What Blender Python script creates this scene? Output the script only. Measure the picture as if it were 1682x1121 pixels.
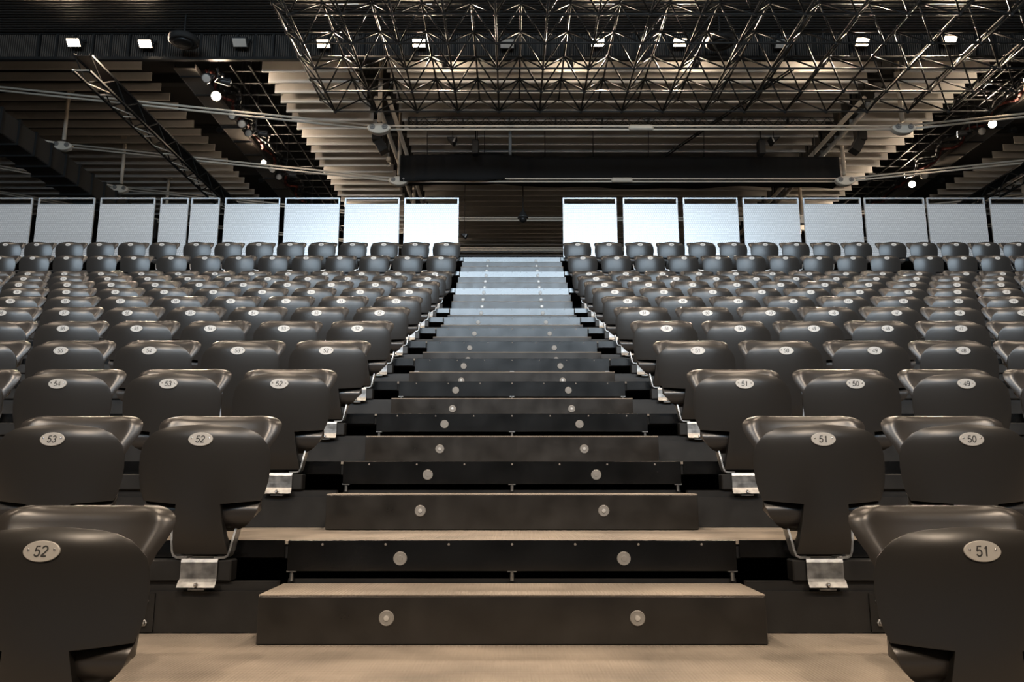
import bpy, bmesh, math, random
from mathutils import Vector, Matrix, Euler

random.seed(7)
for o in list(bpy.data.objects):
    bpy.data.objects.remove(o, do_unlink=True)
S = bpy.context.scene
COL = S.collection

# ---------------------------------------------------------------- camera
F_PX, IMG_W, IMG_H = 1270.0, 1682.0, 1121.0
PITCH = math.radians(10.27)
EYE = Vector((0.0, 0.0, 0.498))
cam = bpy.data.cameras.new('camera')
cam.sensor_width = 36.0
cam.lens = 36.0 * F_PX / IMG_W
cam.clip_end = 300
cam_o = bpy.data.objects.new('camera', cam)
COL.objects.link(cam_o)
cam_o.location = EYE
cam_o.rotation_euler = (math.radians(90) + PITCH, 0, 0)
S.camera = cam_o

# ---------------------------------------------------------------- sky, daylight, exposure
SKY = 23.0
w = bpy.data.worlds.new('sky')
S.world = w
w.use_nodes = True
bg = w.node_tree.nodes['Background']
bg.inputs[0].default_value = (0.68, 0.85, 1.0, 1)
bg.inputs[1].default_value = SKY

WARM = (1.0, 0.785, 0.58)
LAMP_FRONT = 2100.0      # bulkhead floodlights
LAMP_HALL_ADDED = 1400.0       # added unseen downlights over the seats
LAMP_WASH_ADDED = 95.0        # added heads washing the baffles
LAMP_REAR_ADDED = 4600.0      # added unseen floodlights behind the camera, warming the near backrests
LAMP_GAP = 220.0         # heads in the service gaps

S.view_settings.view_transform = 'Standard'
S.view_settings.look = 'None'
S.view_settings.gamma = 1.0
S.view_settings.use_curve_mapping = False
S.view_settings.exposure = 0.0
S.cycles.use_denoising = True
S.cycles.max_bounces = 6
S.cycles.caustics_reflective = False
S.cycles.caustics_refractive = False

# added unseen window for the cold daylight on the upper rows (portal: guides sampling only)
REAR_Y = -10.0
WIN = (-10.0, 10.0, 6.3, 10.5)       # x0, x1, z0, z1
pl = bpy.data.lights.new('added_window_daylight', 'AREA')
pl.shape = 'RECTANGLE'
pl.size = WIN[1] - WIN[0]
pl.size_y = WIN[3] - WIN[2]
pl.cycles.is_portal = True
po = bpy.data.objects.new('added_window_daylight', pl)
COL.objects.link(po)
po.location = ((WIN[0] + WIN[1]) / 2, REAR_Y, (WIN[2] + WIN[3]) / 2)
po.rotation_euler = (math.radians(90), 0, 0)     # faces +y, into the hall


# ---------------------------------------------------------------- helpers
def px(x, y, depth):
    """world point seen at photograph pixel (x, y) at distance `depth` along the hall"""
    u = (x - 841.0) / F_PX
    v = (560.5 - y) / F_PX
    c, s = math.cos(PITCH), math.sin(PITCH)
    d = Vector((u, c - v * s, s + v * c))
    return EYE + d * (depth / d.y)


def mat(name, color, rough=0.5, metal=0.0, noise=0.0, nscale=20.0, bump=0.0, bscale=200.0, emit=None, estr=0.0, spec=0.5, stretch=None):
    m = bpy.data.materials.new(name)
    m.use_nodes = True
    nt = m.node_tree
    b = nt.nodes['Principled BSDF']
    b.inputs['Base Color'].default_value = (*color, 1)
    b.inputs['Roughness'].default_value = rough
    b.inputs['Metallic'].default_value = metal
    b.inputs['Specular IOR Level'].default_value = spec
    tc = nt.nodes.new('ShaderNodeTexCoord')
    src = tc.outputs['Object']
    if stretch:
        mp = nt.nodes.new('ShaderNodeMapping')
        mp.inputs['Scale'].default_value = stretch
        nt.links.new(src, mp.inputs['Vector'])
        src = mp.outputs['Vector']
    if noise:
        n = nt.nodes.new('ShaderNodeTexNoise')
        n.inputs['Scale'].default_value = nscale
        n.inputs['Detail'].default_value = 6
        nt.links.new(src, n.inputs['Vector'])
        r = nt.nodes.new('ShaderNodeMapRange')
        r.inputs['From Min'].default_value = 0.3
        r.inputs['From Max'].default_value = 0.7
        r.inputs['To Min'].default_value = 1 - noise
        r.inputs['To Max'].default_value = 1 + noise
        nt.links.new(n.outputs['Fac'], r.inputs['Value'])
        mx = nt.nodes.new('ShaderNodeMix')
        mx.data_type = 'RGBA'
        mx.blend_type = 'MULTIPLY'
        mx.inputs[0].default_value = 1
        mx.inputs[6].default_value = (*color, 1)
        nt.links.new(r.outputs['Result'], mx.inputs[7])
        nt.links.new(mx.outputs[2], b.inputs['Base Color'])
        r2 = nt.nodes.new('ShaderNodeMapRange')
        r2.inputs['To Min'].default_value = max(0.05, rough - 0.12 * noise / 0.3)
        r2.inputs['To Max'].default_value = min(1, rough + 0.12 * noise / 0.3)
        nt.links.new(n.outputs['Fac'], r2.inputs['Value'])
        nt.links.new(r2.outputs['Result'], b.inputs['Roughness'])
    if bump:
        n2 = nt.nodes.new('ShaderNodeTexNoise')
        n2.inputs['Scale'].default_value = bscale
        nt.links.new(src, n2.inputs['Vector'])
        bp = nt.nodes.new('ShaderNodeBump')
        bp.inputs['Strength'].default_value = bump
        bp.inputs['Distance'].default_value = 0.002
        nt.links.new(n2.outputs['Fac'], bp.inputs['Height'])
        nt.links.new(bp.outputs['Normal'], b.inputs['Normal'])
    if emit:
        b.inputs['Emission Color'].default_value = (*emit, 1)
        b.inputs['Emission Strength'].default_value = estr
    return m


def tread_material():
    m = mat('tread_covering', (0.25, 0.215, 0.178), 0.75, noise=0.30, nscale=3.5)
    nt = m.node_tree
    b = nt.nodes['Principled BSDF']
    tc = nt.nodes.new('ShaderNodeTexCoord')
    wv = nt.nodes.new('ShaderNodeTexWave')
    wv.bands_direction = 'X'
    wv.inputs['Scale'].default_value = 30
    wv.inputs['Distortion'].default_value = 0.4
    wv2 = nt.nodes.new('ShaderNodeTexWave')
    wv2.bands_direction = 'Y'
    wv2.inputs['Scale'].default_value = 30
    wv2.inputs['Distortion'].default_value = 0.4
    ad = nt.nodes.new('ShaderNodeMath')
    ad.operation = 'ADD'
    bp = nt.nodes.new('ShaderNodeBump')
    bp.inputs['Strength'].default_value = 0.7
    bp.inputs['Distance'].default_value = 0.002
    for q in (wv, wv2):
        nt.links.new(tc.outputs['Object'], q.inputs['Vector'])
    nt.links.new(wv.outputs['Fac'], ad.inputs[0])
    nt.links.new(wv2.outputs['Fac'], ad.inputs[1])
    nt.links.new(ad.outputs[0], bp.inputs['Height'])
    nt.links.new(bp.outputs['Normal'], b.inputs['Normal'])
    return m


def sheet_material():
    """galvanised perforated sheet: fine grid of holes as colour"""
    m = mat('perforated_sheet', (0.78, 0.80, 0.82), 0.32, metal=0.45, noise=0.05, nscale=3)
    nt = m.node_tree
    b = nt.nodes['Principled BSDF']
    tc = nt.nodes.new('ShaderNodeTexCoord')
    bk = nt.nodes.new('ShaderNodeTexBrick')
    bk.offset = 0.5
    bk.inputs['Color1'].default_value = (0.62, 0.63, 0.64, 1)
    bk.inputs['Color2'].default_value = (0.57, 0.58, 0.59, 1)
    bk.inputs['Mortar'].default_value = (0.33, 0.34, 0.355, 1)
    bk.inputs['Scale'].default_value = 1.0
    bk.inputs['Brick Width'].default_value = 0.035
    bk.inputs['Row Height'].default_value = 0.04
    bk.inputs['Mortar Size'].default_value = 0.0035
    bk.inputs['Mortar Smooth'].default_value = 0.4
    mp = nt.nodes.new('ShaderNodeMapping')
    mp.inputs['Rotation'].default_value = (math.radians(-90), 0, 0)
    nt.links.new(tc.outputs['Object'], mp.inputs['Vector'])
    nt.links.new(mp.outputs['Vector'], bk.inputs['Vector'])
    nt.links.new(bk.outputs['Color'], b.inputs['Base Color'])
    return m


M = dict(
    seat=mat('seat_plastic', (0.023, 0.0217, 0.0205), 0.33, bump=0.05, bscale=600),
    back=mat('backrest_plastic', (0.032, 0.029, 0.027), 0.30, bump=0.05, bscale=600),
    plate=mat('plate_aluminium', (0.47, 0.46, 0.44), 0.45, metal=0.25),
    ink=mat('plate_ink', (0.03, 0.03, 0.03), 0.6),
    rivet=mat('rivet_steel', (0.7, 0.7, 0.7), 0.25, metal=1.0),
    galv=mat('galvanised_steel', (0.33, 0.33, 0.325), 0.42, metal=0.9, noise=0.3, nscale=40),
    riser=mat('riser_steel', (0.080, 0.080, 0.080), 0.26, metal=1.0, noise=0.14, nscale=5),
    box=mat('step_paint', (0.020, 0.0182, 0.0165), 0.32, noise=0.3, nscale=9),
    black=mat('black_steel', (0.013, 0.0125, 0.012), 0.45, noise=0.25, nscale=12),
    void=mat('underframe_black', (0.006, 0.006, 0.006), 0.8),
    tread=tread_material(),
    lens=mat('step_light_lens', (0.26, 0.25, 0.235), 0.25),
    lensring=mat('step_light_ring', (0.60, 0.59, 0.57), 0.3, metal=0.3),
    sheet=sheet_material(),
    pframe=mat('guard_frame_steel', (0.50, 0.55, 0.60), 0.35, metal=0.8),
    soffit=mat('soffit_slat', (0.035, 0.031, 0.027), 0.6),
    roof=mat('roof_black', (0.014, 0.013, 0.012), 0.8, noise=0.2, nscale=1),
    wall=mat('wall_dark', (0.035, 0.033, 0.031), 0.8, noise=0.2, nscale=0.7),
    floor=mat('floor_dark', (0.07, 0.065, 0.06), 0.6, noise=0.2, nscale=2),
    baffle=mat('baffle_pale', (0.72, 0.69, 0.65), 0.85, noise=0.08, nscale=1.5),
    bedge_lit=mat('baffle_edge_painted_lit', (0.80, 0.77, 0.72), 0.7),  # lighter tone paints in the light on the lower edge
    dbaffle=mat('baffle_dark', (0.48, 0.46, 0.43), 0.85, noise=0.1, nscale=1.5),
    dedge_lit=mat('baffle_dark_edge_painted_lit', (0.58, 0.54, 0.49), 0.7),
    tube=mat('frame_tube', (0.026, 0.024, 0.022), 0.40, spec=0.15),
    cream=mat('cream_paint', (0.62, 0.54, 0.44), 0.4, noise=0.08, nscale=3),
    rib=mat('rib_metal', (0.075, 0.06, 0.048), 0.6),
    drape=mat('drape_cloth', (0.004, 0.004, 0.004), 0.9, bump=0.2, bscale=60),
    lampbody=mat('lamp_housing', (0.03, 0.03, 0.03), 0.45),
    lampon=mat('lamp_lit_lens', (0.9, 0.8, 0.65), 0.3, emit=(1.0, 0.80, 0.56), estr=30),
    lampoff=mat('lamp_unlit_lens', (0.55, 0.50, 0.44), 0.25),
    speaker=mat('speaker_black', (0.012, 0.012, 0.012), 0.5),
    tray=mat('tray_steel', (0.22, 0.20, 0.18), 0.55, metal=0.2),
    cable=mat('cable_red', (0.16, 0.03, 0.02), 0.6),
    bluepost=mat('post_blue_grey', (0.14, 0.17, 0.20), 0.5),
)


class MB:
    def __init__(self):
        self.v, self.f = [], []

    def add(self, vs, fs):
        o = len(self.v)
        self.v += [tuple(p) for p in vs]
        self.f += [tuple(i + o for i in f) for f in fs]
        return self

    def box(self, x0, x1, y0, y1, z0, z1, mtx=None):
        vs = [Vector(p) for p in ((x0, y0, z0), (x1, y0, z0), (x1, y1, z0), (x0, y1, z0), (x0, y0, z1), (x1, y0, z1), (x1, y1, z1), (x0, y1, z1))]
        if mtx:
            vs = [mtx @ p for p in vs]
        return self.add(vs, [(0, 3, 2, 1), (4, 5, 6, 7), (0, 1, 5, 4), (1, 2, 6, 5), (2, 3, 7, 6), (3, 0, 4, 7)])

    def bbox(self, x0, x1, y0, y1, z0, z1, c=0.006):
        """box with chamfered edges along all sides"""
        bm = bmesh.new()
        bmesh.ops.create_cube(bm, size=1)
        bmesh.ops.scale(bm, vec=(x1 - x0, y1 - y0, z1 - z0), verts=bm.verts)
        bmesh.ops.translate(bm, vec=((x0 + x1) / 2, (y0 + y1) / 2, (z0 + z1) / 2), verts=bm.verts)
        bmesh.ops.bevel(bm, geom=list(bm.edges), offset=c, segments=1, affect='EDGES')
        bm.verts.index_update()
        self.add([v.co.copy() for v in bm.verts], [[v.index for v in f.verts] for f in bm.faces])
        bm.free()
        return self

    def tube(self, a, b, r, n=8, caps=True, r2=None):
        a, b = Vector(a), Vector(b)
        r2 = r if r2 is None else r2
        d = (b - a).normalized()
        up = Vector((0, 0, 1)) if abs(d.z) < 0.9 else Vector((1, 0, 0))
        e1 = d.cross(up).normalized()
        e2 = d.cross(e1)
        vs = []
        for p, q in ((a, r), (b, r2)):
            for i in range(n):
                t = 2 * math.pi * i / n
                vs.append(p + (e1 * math.cos(t) + e2 * math.sin(t)) * q)
        fs = [(i, i + n, (i + 1) % n + n, (i + 1) % n) for i in range(n)]
        if caps:
            fs += [tuple(range(n)), tuple(reversed(range(n, 2 * n)))]
        return self.add(vs, fs)

    def lathe(self, prof, origin, axis, n=16):
        """prof: list of (radius, distance along axis)"""
        o, d = Vector(origin), Vector(axis).normalized()
        up = Vector((0, 0, 1)) if abs(d.z) < 0.9 else Vector((1, 0, 0))
        e1 = d.cross(up).normalized()
        e2 = d.cross(e1)
        vs, fs = [], []
        for r, h in prof:
            for i in range(n):
                t = 2 * math.pi * i / n
                vs.append(o + d * h + (e1 * math.cos(t) + e2 * math.sin(t)) * r)
        for k in range(len(prof) - 1):
            for i in range(n):
                j = (i + 1) % n
                fs.append((k * n + i, (k + 1) * n + i, (k + 1) * n + j, k * n + j))
        fs.append(tuple(range(n)))
        fs.append(tuple(reversed(range((len(prof) - 1) * n, len(prof) * n))))
        return self.add(vs, fs)

    def mesh(self, name, m, smooth=False):
        me = bpy.data.meshes.new(name)
        me.from_pydata(self.v, [], self.f)
        me.update()
        bm = bmesh.new()
        bm.from_mesh(me)
        bmesh.ops.recalc_face_normals(bm, faces=bm.faces)
        bm.to_mesh(me)
        bm.free()
        me.materials.append(M[m])
        if smooth:
            for p in me.polygons:
                p.use_smooth = True
        return me

    def build(self, name, m, parent=None, smooth=False, loc=None, kind=None):
        return link(name, self.mesh(name, m, smooth), parent, loc, kind)


def link(name, data, parent=None, loc=None, kind=None):
    o = bpy.data.objects.new(name, data)
    COL.objects.link(o)
    if parent:
        o.parent = parent
    if loc is not None:
        o.location = loc
    if kind:
        o['kind'] = kind
    return o


def tag(o, label, cat, group=None):
    o['label'] = label
    o['category'] = cat
    if group:
        o['group'] = group
    return o


def thing(name, label, cat, loc=(0, 0, 0), group=None):
    o = bpy.data.objects.new(name, None)
    COL.objects.link(o)
    o.location = loc
    o.empty_display_size = 0.1
    return tag(o, label, cat, group)


def struct(o):
    o['kind'] = 'structure'
    return o


ORD = ['zeroth', 'first', 'second', 'third', 'fourth', 'fifth', 'sixth', 'seventh', 'eighth', 'ninth', 'tenth', 'eleventh', 'twelfth', 'thirteenth',
       'fourteenth', 'fifteenth', 'sixteenth', 'seventeenth', 'eighteenth', 'nineteenth', 'twentieth', 'twenty-first', 'twenty-second', 'twenty-third',
       'twenty-fourth', 'twenty-fifth', 'twenty-sixth', 'twenty-seventh', 'twenty-eighth', 'twenty-ninth', 'thirtieth', 'thirty-first', 'thirty-second',
       'thirty-third', 'thirty-fourth', 'thirty-fifth', 'thirty-sixth']

TENS = {3: 'thirty', 4: 'forty', 5: 'fifty', 6: 'sixty', 7: 'seventy'}
ONES = ['', 'one', 'two', 'three', 'four', 'five', 'six', 'seven', 'eight', 'nine']


def num_word(n):
    return TENS[n // 10] + ('-' + ONES[n % 10] if n % 10 else '')


# ---------------------------------------------------------------- hall dimensions
ROW, RISE, EXTRA = 0.8422, 0.2933, 0.178       # tier depth, tier rise, additional rise of the three top tiers
NOSE1 = 2.777                                  # distance of the first tier's nosing
STEP = 0.277                                   # tread depth of the step boxes
AISLE = 0.78                                   # half width of the steps
HALF = 10.6                                    # half width of the stand that is built
C = 1.2                                        # cell of the space frame, used as unit for the roof
FX0, FX1 = -31.0, 39.0
BACK_Y = 46.0
FLOOR_Z = -1.25


def nose_y(k):
    return NOSE1 + (k - 1) * ROW


def deck_z(k):
    return k * RISE + max(0, k - 9) * EXTRA


def ceil_h(hc):                                # height above the eye in cells -> world z
    return EYE.z + hc * C


# ---------------------------------------------------------------- room shell
m = MB().box(FX0, FX1, REAR_Y, BACK_Y, FLOOR_Z - 0.2, FLOOR_Z)
struct(m.build('floor', 'floor'))
m = MB().box(FX0, FX1, REAR_Y, BACK_Y, ceil_h(12.3), ceil_h(12.6))
struct(m.build('ceiling', 'roof'))
struct(MB().box(FX0 - .3, FX0, REAR_Y, BACK_Y, FLOOR_Z, ceil_h(12.3)).build('wall_left', 'wall'))
struct(MB().box(FX1, FX1 + .3, REAR_Y, BACK_Y, FLOOR_Z, ceil_h(12.3)).build('wall_right', 'wall'))
struct(MB().box(FX0, FX1, BACK_Y, BACK_Y + .3, FLOOR_Z, ceil_h(12.3)).build('wall_back', 'wall'))
m = MB()
m.box(FX0, WIN[0], REAR_Y - .3, REAR_Y, FLOOR_Z, ceil_h(12.3))
m.box(WIN[1], FX1, REAR_Y - .3, REAR_Y, FLOOR_Z, ceil_h(12.3))
m.box(WIN[0], WIN[1], REAR_Y - .3, REAR_Y, FLOOR_Z, WIN[2])
m.box(WIN[0], WIN[1], REAR_Y - .3, REAR_Y, WIN[3], ceil_h(12.3))
struct(m.build('wall_rear', 'wall'))
m = MB()
for i in range(9):
    x = WIN[0] + (WIN[1] - WIN[0]) * i / 8
    m.box(x - .05, x + .05, REAR_Y - .2, REAR_Y - .08, WIN[2], WIN[3])
for z in (WIN[2], WIN[3]):
    m.box(WIN[0], WIN[1], REAR_Y - .2, REAR_Y - .08, z - .05, z + .05)
struct(m.build('window_added', 'black'))  # frame of the added window

# ---------------------------------------------------------------- tiers
SOFFIT_Z = ceil_h(10.6)
screw_me = MB().lathe([(0.0045, 0), (0.0045, 0.002), (0.002, 0.0035)], (0, 0, 0), (0, -1, 0), 8).mesh('screw', 'tray')
bolt_me = MB().lathe([(0.012, 0), (0.012, 0.004), (0.008, 0.006), (0.008, 0.013), (0.005, 0.016)], (0, 0, 0), (0, -1, 0), 6).mesh('bolt', 'galv')
lens_me = MB().lathe([(0.0235, 0), (0.0235, 0.004), (0.021, 0.006), (0.0195, 0.005), (0.010, 0.0052), (0.009, 0.0065)], (0, 0, 0), (0, -1, 0), 24).mesh('step_light', 'lens')
lensring_me = MB().lathe([(0.008, 0.0063), (0.008, 0.0075), (0.005, 0.0080)], (0, 0, 0), (0, -1, 0), 16).mesh('light_core', 'lensring')
post_me = MB().tube((0, 0, 0), (0, 0, 0.036), 0.007, 8).box(-.016, .016, -.010, .010, 0.030, 0.036).mesh('foot_post', 'galv')


def step_lights(parent, y, z):
    for s in (-1, 1):
        l = link('step_light', lens_me, parent, (s * 0.388, y, z))
        if parent.parent is None:
            link('light_core', lensring_me, l, (0, 0, 0))


for k in range(-1, 13):
    y0, z1 = nose_y(k), deck_z(k)
    below = deck_z(k - 1)
    rise = z1 - below
    depth = ROW + 0.10 if k < 12 else 1.6
    lab = ('black steel seating tier with beige ribbed deck, %s tier up from the camera aisle floor' % ORD[k]) if k > 0 else \
        ('black steel seating tier whose beige deck fills the floor before the lowest step' if k == 0 else 'black steel seating tier below the lowest visible seats')
    t = thing('seating_tier', lab, 'seating tier', (0, y0, below), 'tiers of the retractable stand')
    MB().box(-HALF, HALF, 0.004, depth, rise - 0.012, rise).build('deck', 'tread', t)
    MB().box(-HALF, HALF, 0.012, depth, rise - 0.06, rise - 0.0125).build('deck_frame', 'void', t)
    for s in (-1, 1):
        a, b = sorted((s * (AISLE + 0.012), s * HALF))
        MB().box(a, b, 0.0, 0.012, rise - 0.056, rise + 0.001).build('nosing', 'riser', t)
        MB().box(a, b, -0.066, -0.030, 0.133, 0.163).build('lower_rail', 'black', t)
        MB().box(a, b, -0.080, -0.070, 0.002, 0.134).build('kick_panel', 'black', t)
        a2, b2 = sorted((s * 0.945, s * HALF))
        MB().bbox(a2, b2, -0.082, -0.022, 0.166, 0.236, 0.004).build('seat_beam', 'black', t)
        a3, b3 = sorted((s * 0.915, s * 0.99))
        jp = MB().box(s * 1.222 - .03, s * 1.222 + .03, -0.086, -0.080, 0.005, 0.128).build('joint_plate', 'black', t)
        for zz in (0.035, 0.105):
            link('bolt', bolt_me, jp, (s * 1.222, -0.086, zz))
    r = MB().bbox(-AISLE, AISLE, -0.001, 0.012, rise - 0.103 - (rise - RISE) * 0.2, rise + 0.001, 0.001).build('riser_panel', 'riser', t)
    MB().box(-AISLE, AISLE, 0.02, 0.05, 0.10, 0.163 + (rise - RISE)).build('aisle_rail', 'black', t)
    MB().box(-HALF, HALF, 0.42, 0.44, -0.30, rise - 0.06).build('back_sheet', 'void', t)  # black sheet added to stand for the shade in the open underdeck
    step_lights(r, -0.001, rise - 0.060)
    for i in range(7):
        link('screw', screw_me, r, (-0.66 + i * 0.22, -0.001, rise - 0.013))
    for x in (-0.765, 0.0, 0.765):
        link('foot_post', post_me, t, (x, 0.009, rise - 0.103 - 0.033 - (rise - RISE) * 0.2))

# ---------------------------------------------------------------- step boxes
names = {}
for k in range(0, 13):
    n = 2 if k >= 10 else 1
    rise = deck_z(k) - deck_z(k - 1)
    for j in range(n):
        h = rise * (j + 1) / (n + 1) - 0.002
        yf = nose_y(k) - STEP * (n - j) + 0.006
        hw = AISLE + 0.008
        lo = 'floor' if k == 0 else ('lowest deck' if k == 1 else '%s tier' % ORD[k - 1])
        if n == 1:
            lab = 'black step box with two round lights between the %s and the %s tier' % (lo, ORD[k] if k else 'lowest')
        else:
            lab = '%s of two black step boxes between the %s and %s tier' % (('lower', 'upper')[j], ORD[k - 1], ORD[k])
        t = thing('step_box', lab, 'step', (0, yf, deck_z(k - 1)), 'step boxes of the aisle')
        d = STEP - 0.010
        MB().bbox(-hw, hw, 0.0, 0.012, 0.002, h, 0.002).build('front_panel', 'box', t)
        for s in (-1, 1):
            a, b = sorted((s * (hw - .010), s * hw))
            MB().box(a, b, 0.012, d, 0.002, h).build('side_panel', 'box', t)
        MB().bbox(-hw, hw, 0.001, d, h, h + 0.006, 0.002).build('tread', 'tread', t)
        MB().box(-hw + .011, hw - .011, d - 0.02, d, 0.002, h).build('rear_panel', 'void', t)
        step_lights(t, 0.0, h - 0.064)

# ---------------------------------------------------------------- seats
def apply_mods(o):
    dg = bpy.context.evaluated_depsgraph_get()
    me = bpy.data.meshes.new_from_object(o.evaluated_get(dg))
    bpy.data.objects.remove(o, do_unlink=True)
    return me


def lerp_tab(tab, x):
    if x <= tab[0][0]:
        return tab[0][1]
    for (a, p), (b, q) in zip(tab, tab[1:]):
        if x <= b:
            t = (x - a) / (b - a)
            t = t * t * (3 - 2 * t) * 0.4 + t * 0.6
            return p + (q - p) * t
    return tab[-1][1]


SEAT_Y = [(0.255, -0.090), (0.30, -0.118), (0.36, -0.132), (0.42, -0.142), (0.50, -0.150), (0.56, -0.153), (0.60, -0.1535), (0.637, -0.152), (0.665, -0.146), (0.688, -0.130)]


def seat_front(x, h):
    return lerp_tab(SEAT_Y, h) + 0.050 * (abs(x) / 0.222) ** 2.3


def seat_mesh():
    NX, NC = 7, 8
    top_c = lambda x: 0.689 - 0.004 * (x / 0.074) ** 2
    wing_top = [(0.074, 0.685), (0.115, 0.681), (0.150, 0.673), (0.180, 0.659), (0.199, 0.641)]
    wing_side = [(0.199, 0.432), (0.212, 0.462), (0.221, 0.50), (0.225, 0.545), (0.224, 0.585), (0.216, 0.618), (0.199, 0.641)]

    def along(pts, t):
        f = t * (len(pts) - 1)
        i = min(int(f), len(pts) - 2)
        f -= i
        return Vector(pts[i]).lerp(Vector(pts[i + 1]), f)
    NW, NR = 8, 12
    hl = 0.422
    bm = bmesh.new()
    cache = {}

    def vert(x, h):
        key = (round(x, 5), round(h, 5))
        if key not in cache:
            cache[key] = bm.verts.new((x, seat_front(x, h), h))
        return cache[key]
    # centre block rows: stem rows then wide rows
    stem_rows = [0.255, 0.275, 0.30, 0.34, 0.38]
    wide_t = [i / NR for i in range(NR + 1)]

    def cx(i, h):
        hw = 0.074 + 0.018 * max(0, (0.42 - h) / 0.165)
        return hw * (2 * i / NC - 1)
    rows = []
    for h in stem_rows:
        rows.append([vert(cx(i, h), h) for i in range(NC + 1)])
    for t in wide_t:
        rows.append([vert(cx(i, 0.42), hl + (top_c(cx(i, 0.42)) - hl) * t) for i in range(NC + 1)])
    for a, b in zip(rows, rows[1:]):
        for i in range(NC):
            bm.faces.new((a[i], a[i + 1], b[i + 1], b[i]))
    # wings as Coons patches
    for s in (1, -1):
        grid = []
        for t in wide_t:
            line = []
            for q in range(NW + 1):
                u = q / NW
                bottom = Vector((0.074, hl)).lerp(Vector((0.199, 0.432)), u)
                top = along(wing_top, u)
                left = Vector((0.074, hl + (0.685 - hl) * t))
                right = along(wing_side, t)
                bil = (Vector((0.074, hl)) * (1 - u) * (1 - t) + Vector((0.199, 0.432)) * u * (1 - t) + Vector((0.074, 0.685)) * (1 - u) * t + Vector((0.199, 0.641)) * u * t)
                p = bottom * (1 - t) + top * t + left * (1 - u) + right * u - bil
                if q == 0:
                    p = left
                line.append(vert(s * p.x, p.y))
            grid.append(line)
        for a, b in zip(grid, grid[1:]):
            for i in range(NW):
                f = (a[i], a[i + 1], b[i + 1], b[i])
                bm.faces.new(f if s > 0 else tuple(reversed(f)))
    bmesh.ops.remove_doubles(bm, verts=bm.verts, dist=0.0004)
    bmesh.ops.recalc_face_normals(bm, faces=bm.faces)
    me = bpy.data.meshes.new('seat_shell')
    bm.normal_update()
    if sum(f.normal.y for f in bm.faces) > 0:
        bmesh.ops.reverse_faces(bm, faces=bm.faces)
    bm.to_mesh(me)
    bm.free()
    o = link('seat_shell', me)
    sm = o.modifiers.new('s', 'SOLIDIFY')
    sm.thickness = 0.044
    sm.offset = -1
    sm.use_even_offset = False
    bv = o.modifiers.new('b', 'BEVEL')
    bv.width = 0.011
    bv.segments = 4
    bv.limit_method = 'ANGLE'
    bv.angle_limit = math.radians(50)
    me2 = apply_mods(o)
    me2.name = 'seat_shell'
    me2.materials.clear()
    me2.materials.append(M['seat'])
    for p in me2.polygons:
        p.use_smooth = True
    return me2


def back_mesh():
    HW = [(0.328, 0.090), (0.333, 0.112), (0.343, 0.138), (0.358, 0.162), (0.378, 0.180), (0.40, 0.190), (0.43, 0.197), (0.50, 0.176), (0.57, 0.178), (0.62, 0.194), (0.66, 0.214), (0.685, 0.222), (0.704, 0.219), (0.718, 0.206), (0.726, 0.188), (0.731, 0.160)]
    YC = [(0.328, -0.045), (0.340, -0.080), (0.360, -0.106), (0.385, -0.117), (0.41, -0.115), (0.43, -0.098), (0.50, -0.056), (0.56, -0.040), (0.62, -0.015), (0.68, 0.009), (0.705, 0.017), (0.718, 0.024), (0.726, 0.034), (0.731, 0.046)]
    hs = [0.328, 0.331, 0.336, 0.343, 0.352, 0.363, 0.377, 0.393, 0.408, 0.420, 0.43, 0.465, 0.50, 0.54, 0.58, 0.62, 0.65, 0.675, 0.693, 0.706, 0.716, 0.723, 0.728, 0.731]
    N = 24
    bm = bmesh.new()
    rows = []
    for h in hs:
        hw = lerp_tab(HW, h)
        yc = lerp_tab(YC, h)
        row = []
        for i in range(N + 1):
            u = 2 * i / N - 1
            u = math.copysign(abs(u) ** 0.8, u)
            curl = -0.030 * abs(u) ** 3.0 * min(1, max(0.0, (h - 0.43) / 0.17))
            if abs(u) > 0.82 and h > 0.45:
                curl += 0.030 * ((abs(u) - 0.82) / 0.18) ** 1.4
            row.append(bm.verts.new((hw * u, yc + curl + 0.006, h)))
        rows.append(row)
    for a, b in zip(rows, rows[1:]):
        for i in range(N):
            bm.faces.new((a[i], a[i + 1], b[i + 1], b[i]))
    bm.normal_update()
    if sum(f.normal.y for f in bm.faces) > 0:
        bmesh.ops.reverse_faces(bm, faces=bm.faces)
    me = bpy.data.meshes.new('backrest')
    bm.to_mesh(me)
    bm.free()
    o = link('backrest', me)
    sm = o.modifiers.new('s', 'SOLIDIFY')
    sm.thickness = 0.030
    sm.offset = -1
    sm.use_even_offset = False
    bv = o.modifiers.new('b', 'BEVEL')
    bv.width = 0.012
    bv.segments = 4
    bv.limit_method = 'ANGLE'
    bv.angle_limit = math.radians(45)
    me2 = apply_mods(o)
    me2.name = 'backrest'
    me2.materials.clear()
    me2.materials.append(M['back'])
    for p in me2.polygons:
        p.use_smooth = True
    return me2


seat_me = seat_mesh()
back_me = back_mesh()

# number plate (lies on the seat's underside, local frame at the plate's centre, facing -y)
def plate_mesh():
    mb = MB()
    n = 32
    vs, fs = [], []
    for r, y in ((1.0, 0.002), (1.0, -0.0006), (0.965, -0.0016)):
        for i in range(n):
            t = 2 * math.pi * i / n
            ct, st = math.cos(t), math.sin(t)
            x = math.copysign(abs(ct) ** 0.95, ct) * 0.0415 * r
            z = math.copysign(abs(st) ** 1.05, st) * 0.0232 * r
            vs.append((x, y, z))
    for k in range(2):
        for i in range(n):
            j = (i + 1) % n
            fs.append((k * n + i, k * n + j, (k + 1) * n + j, (k + 1) * n + i))
    fs.append(tuple(range(2 * n, 3 * n)))
    mb.add(vs, fs)
    return mb.mesh('number_plate', 'plate')


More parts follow.
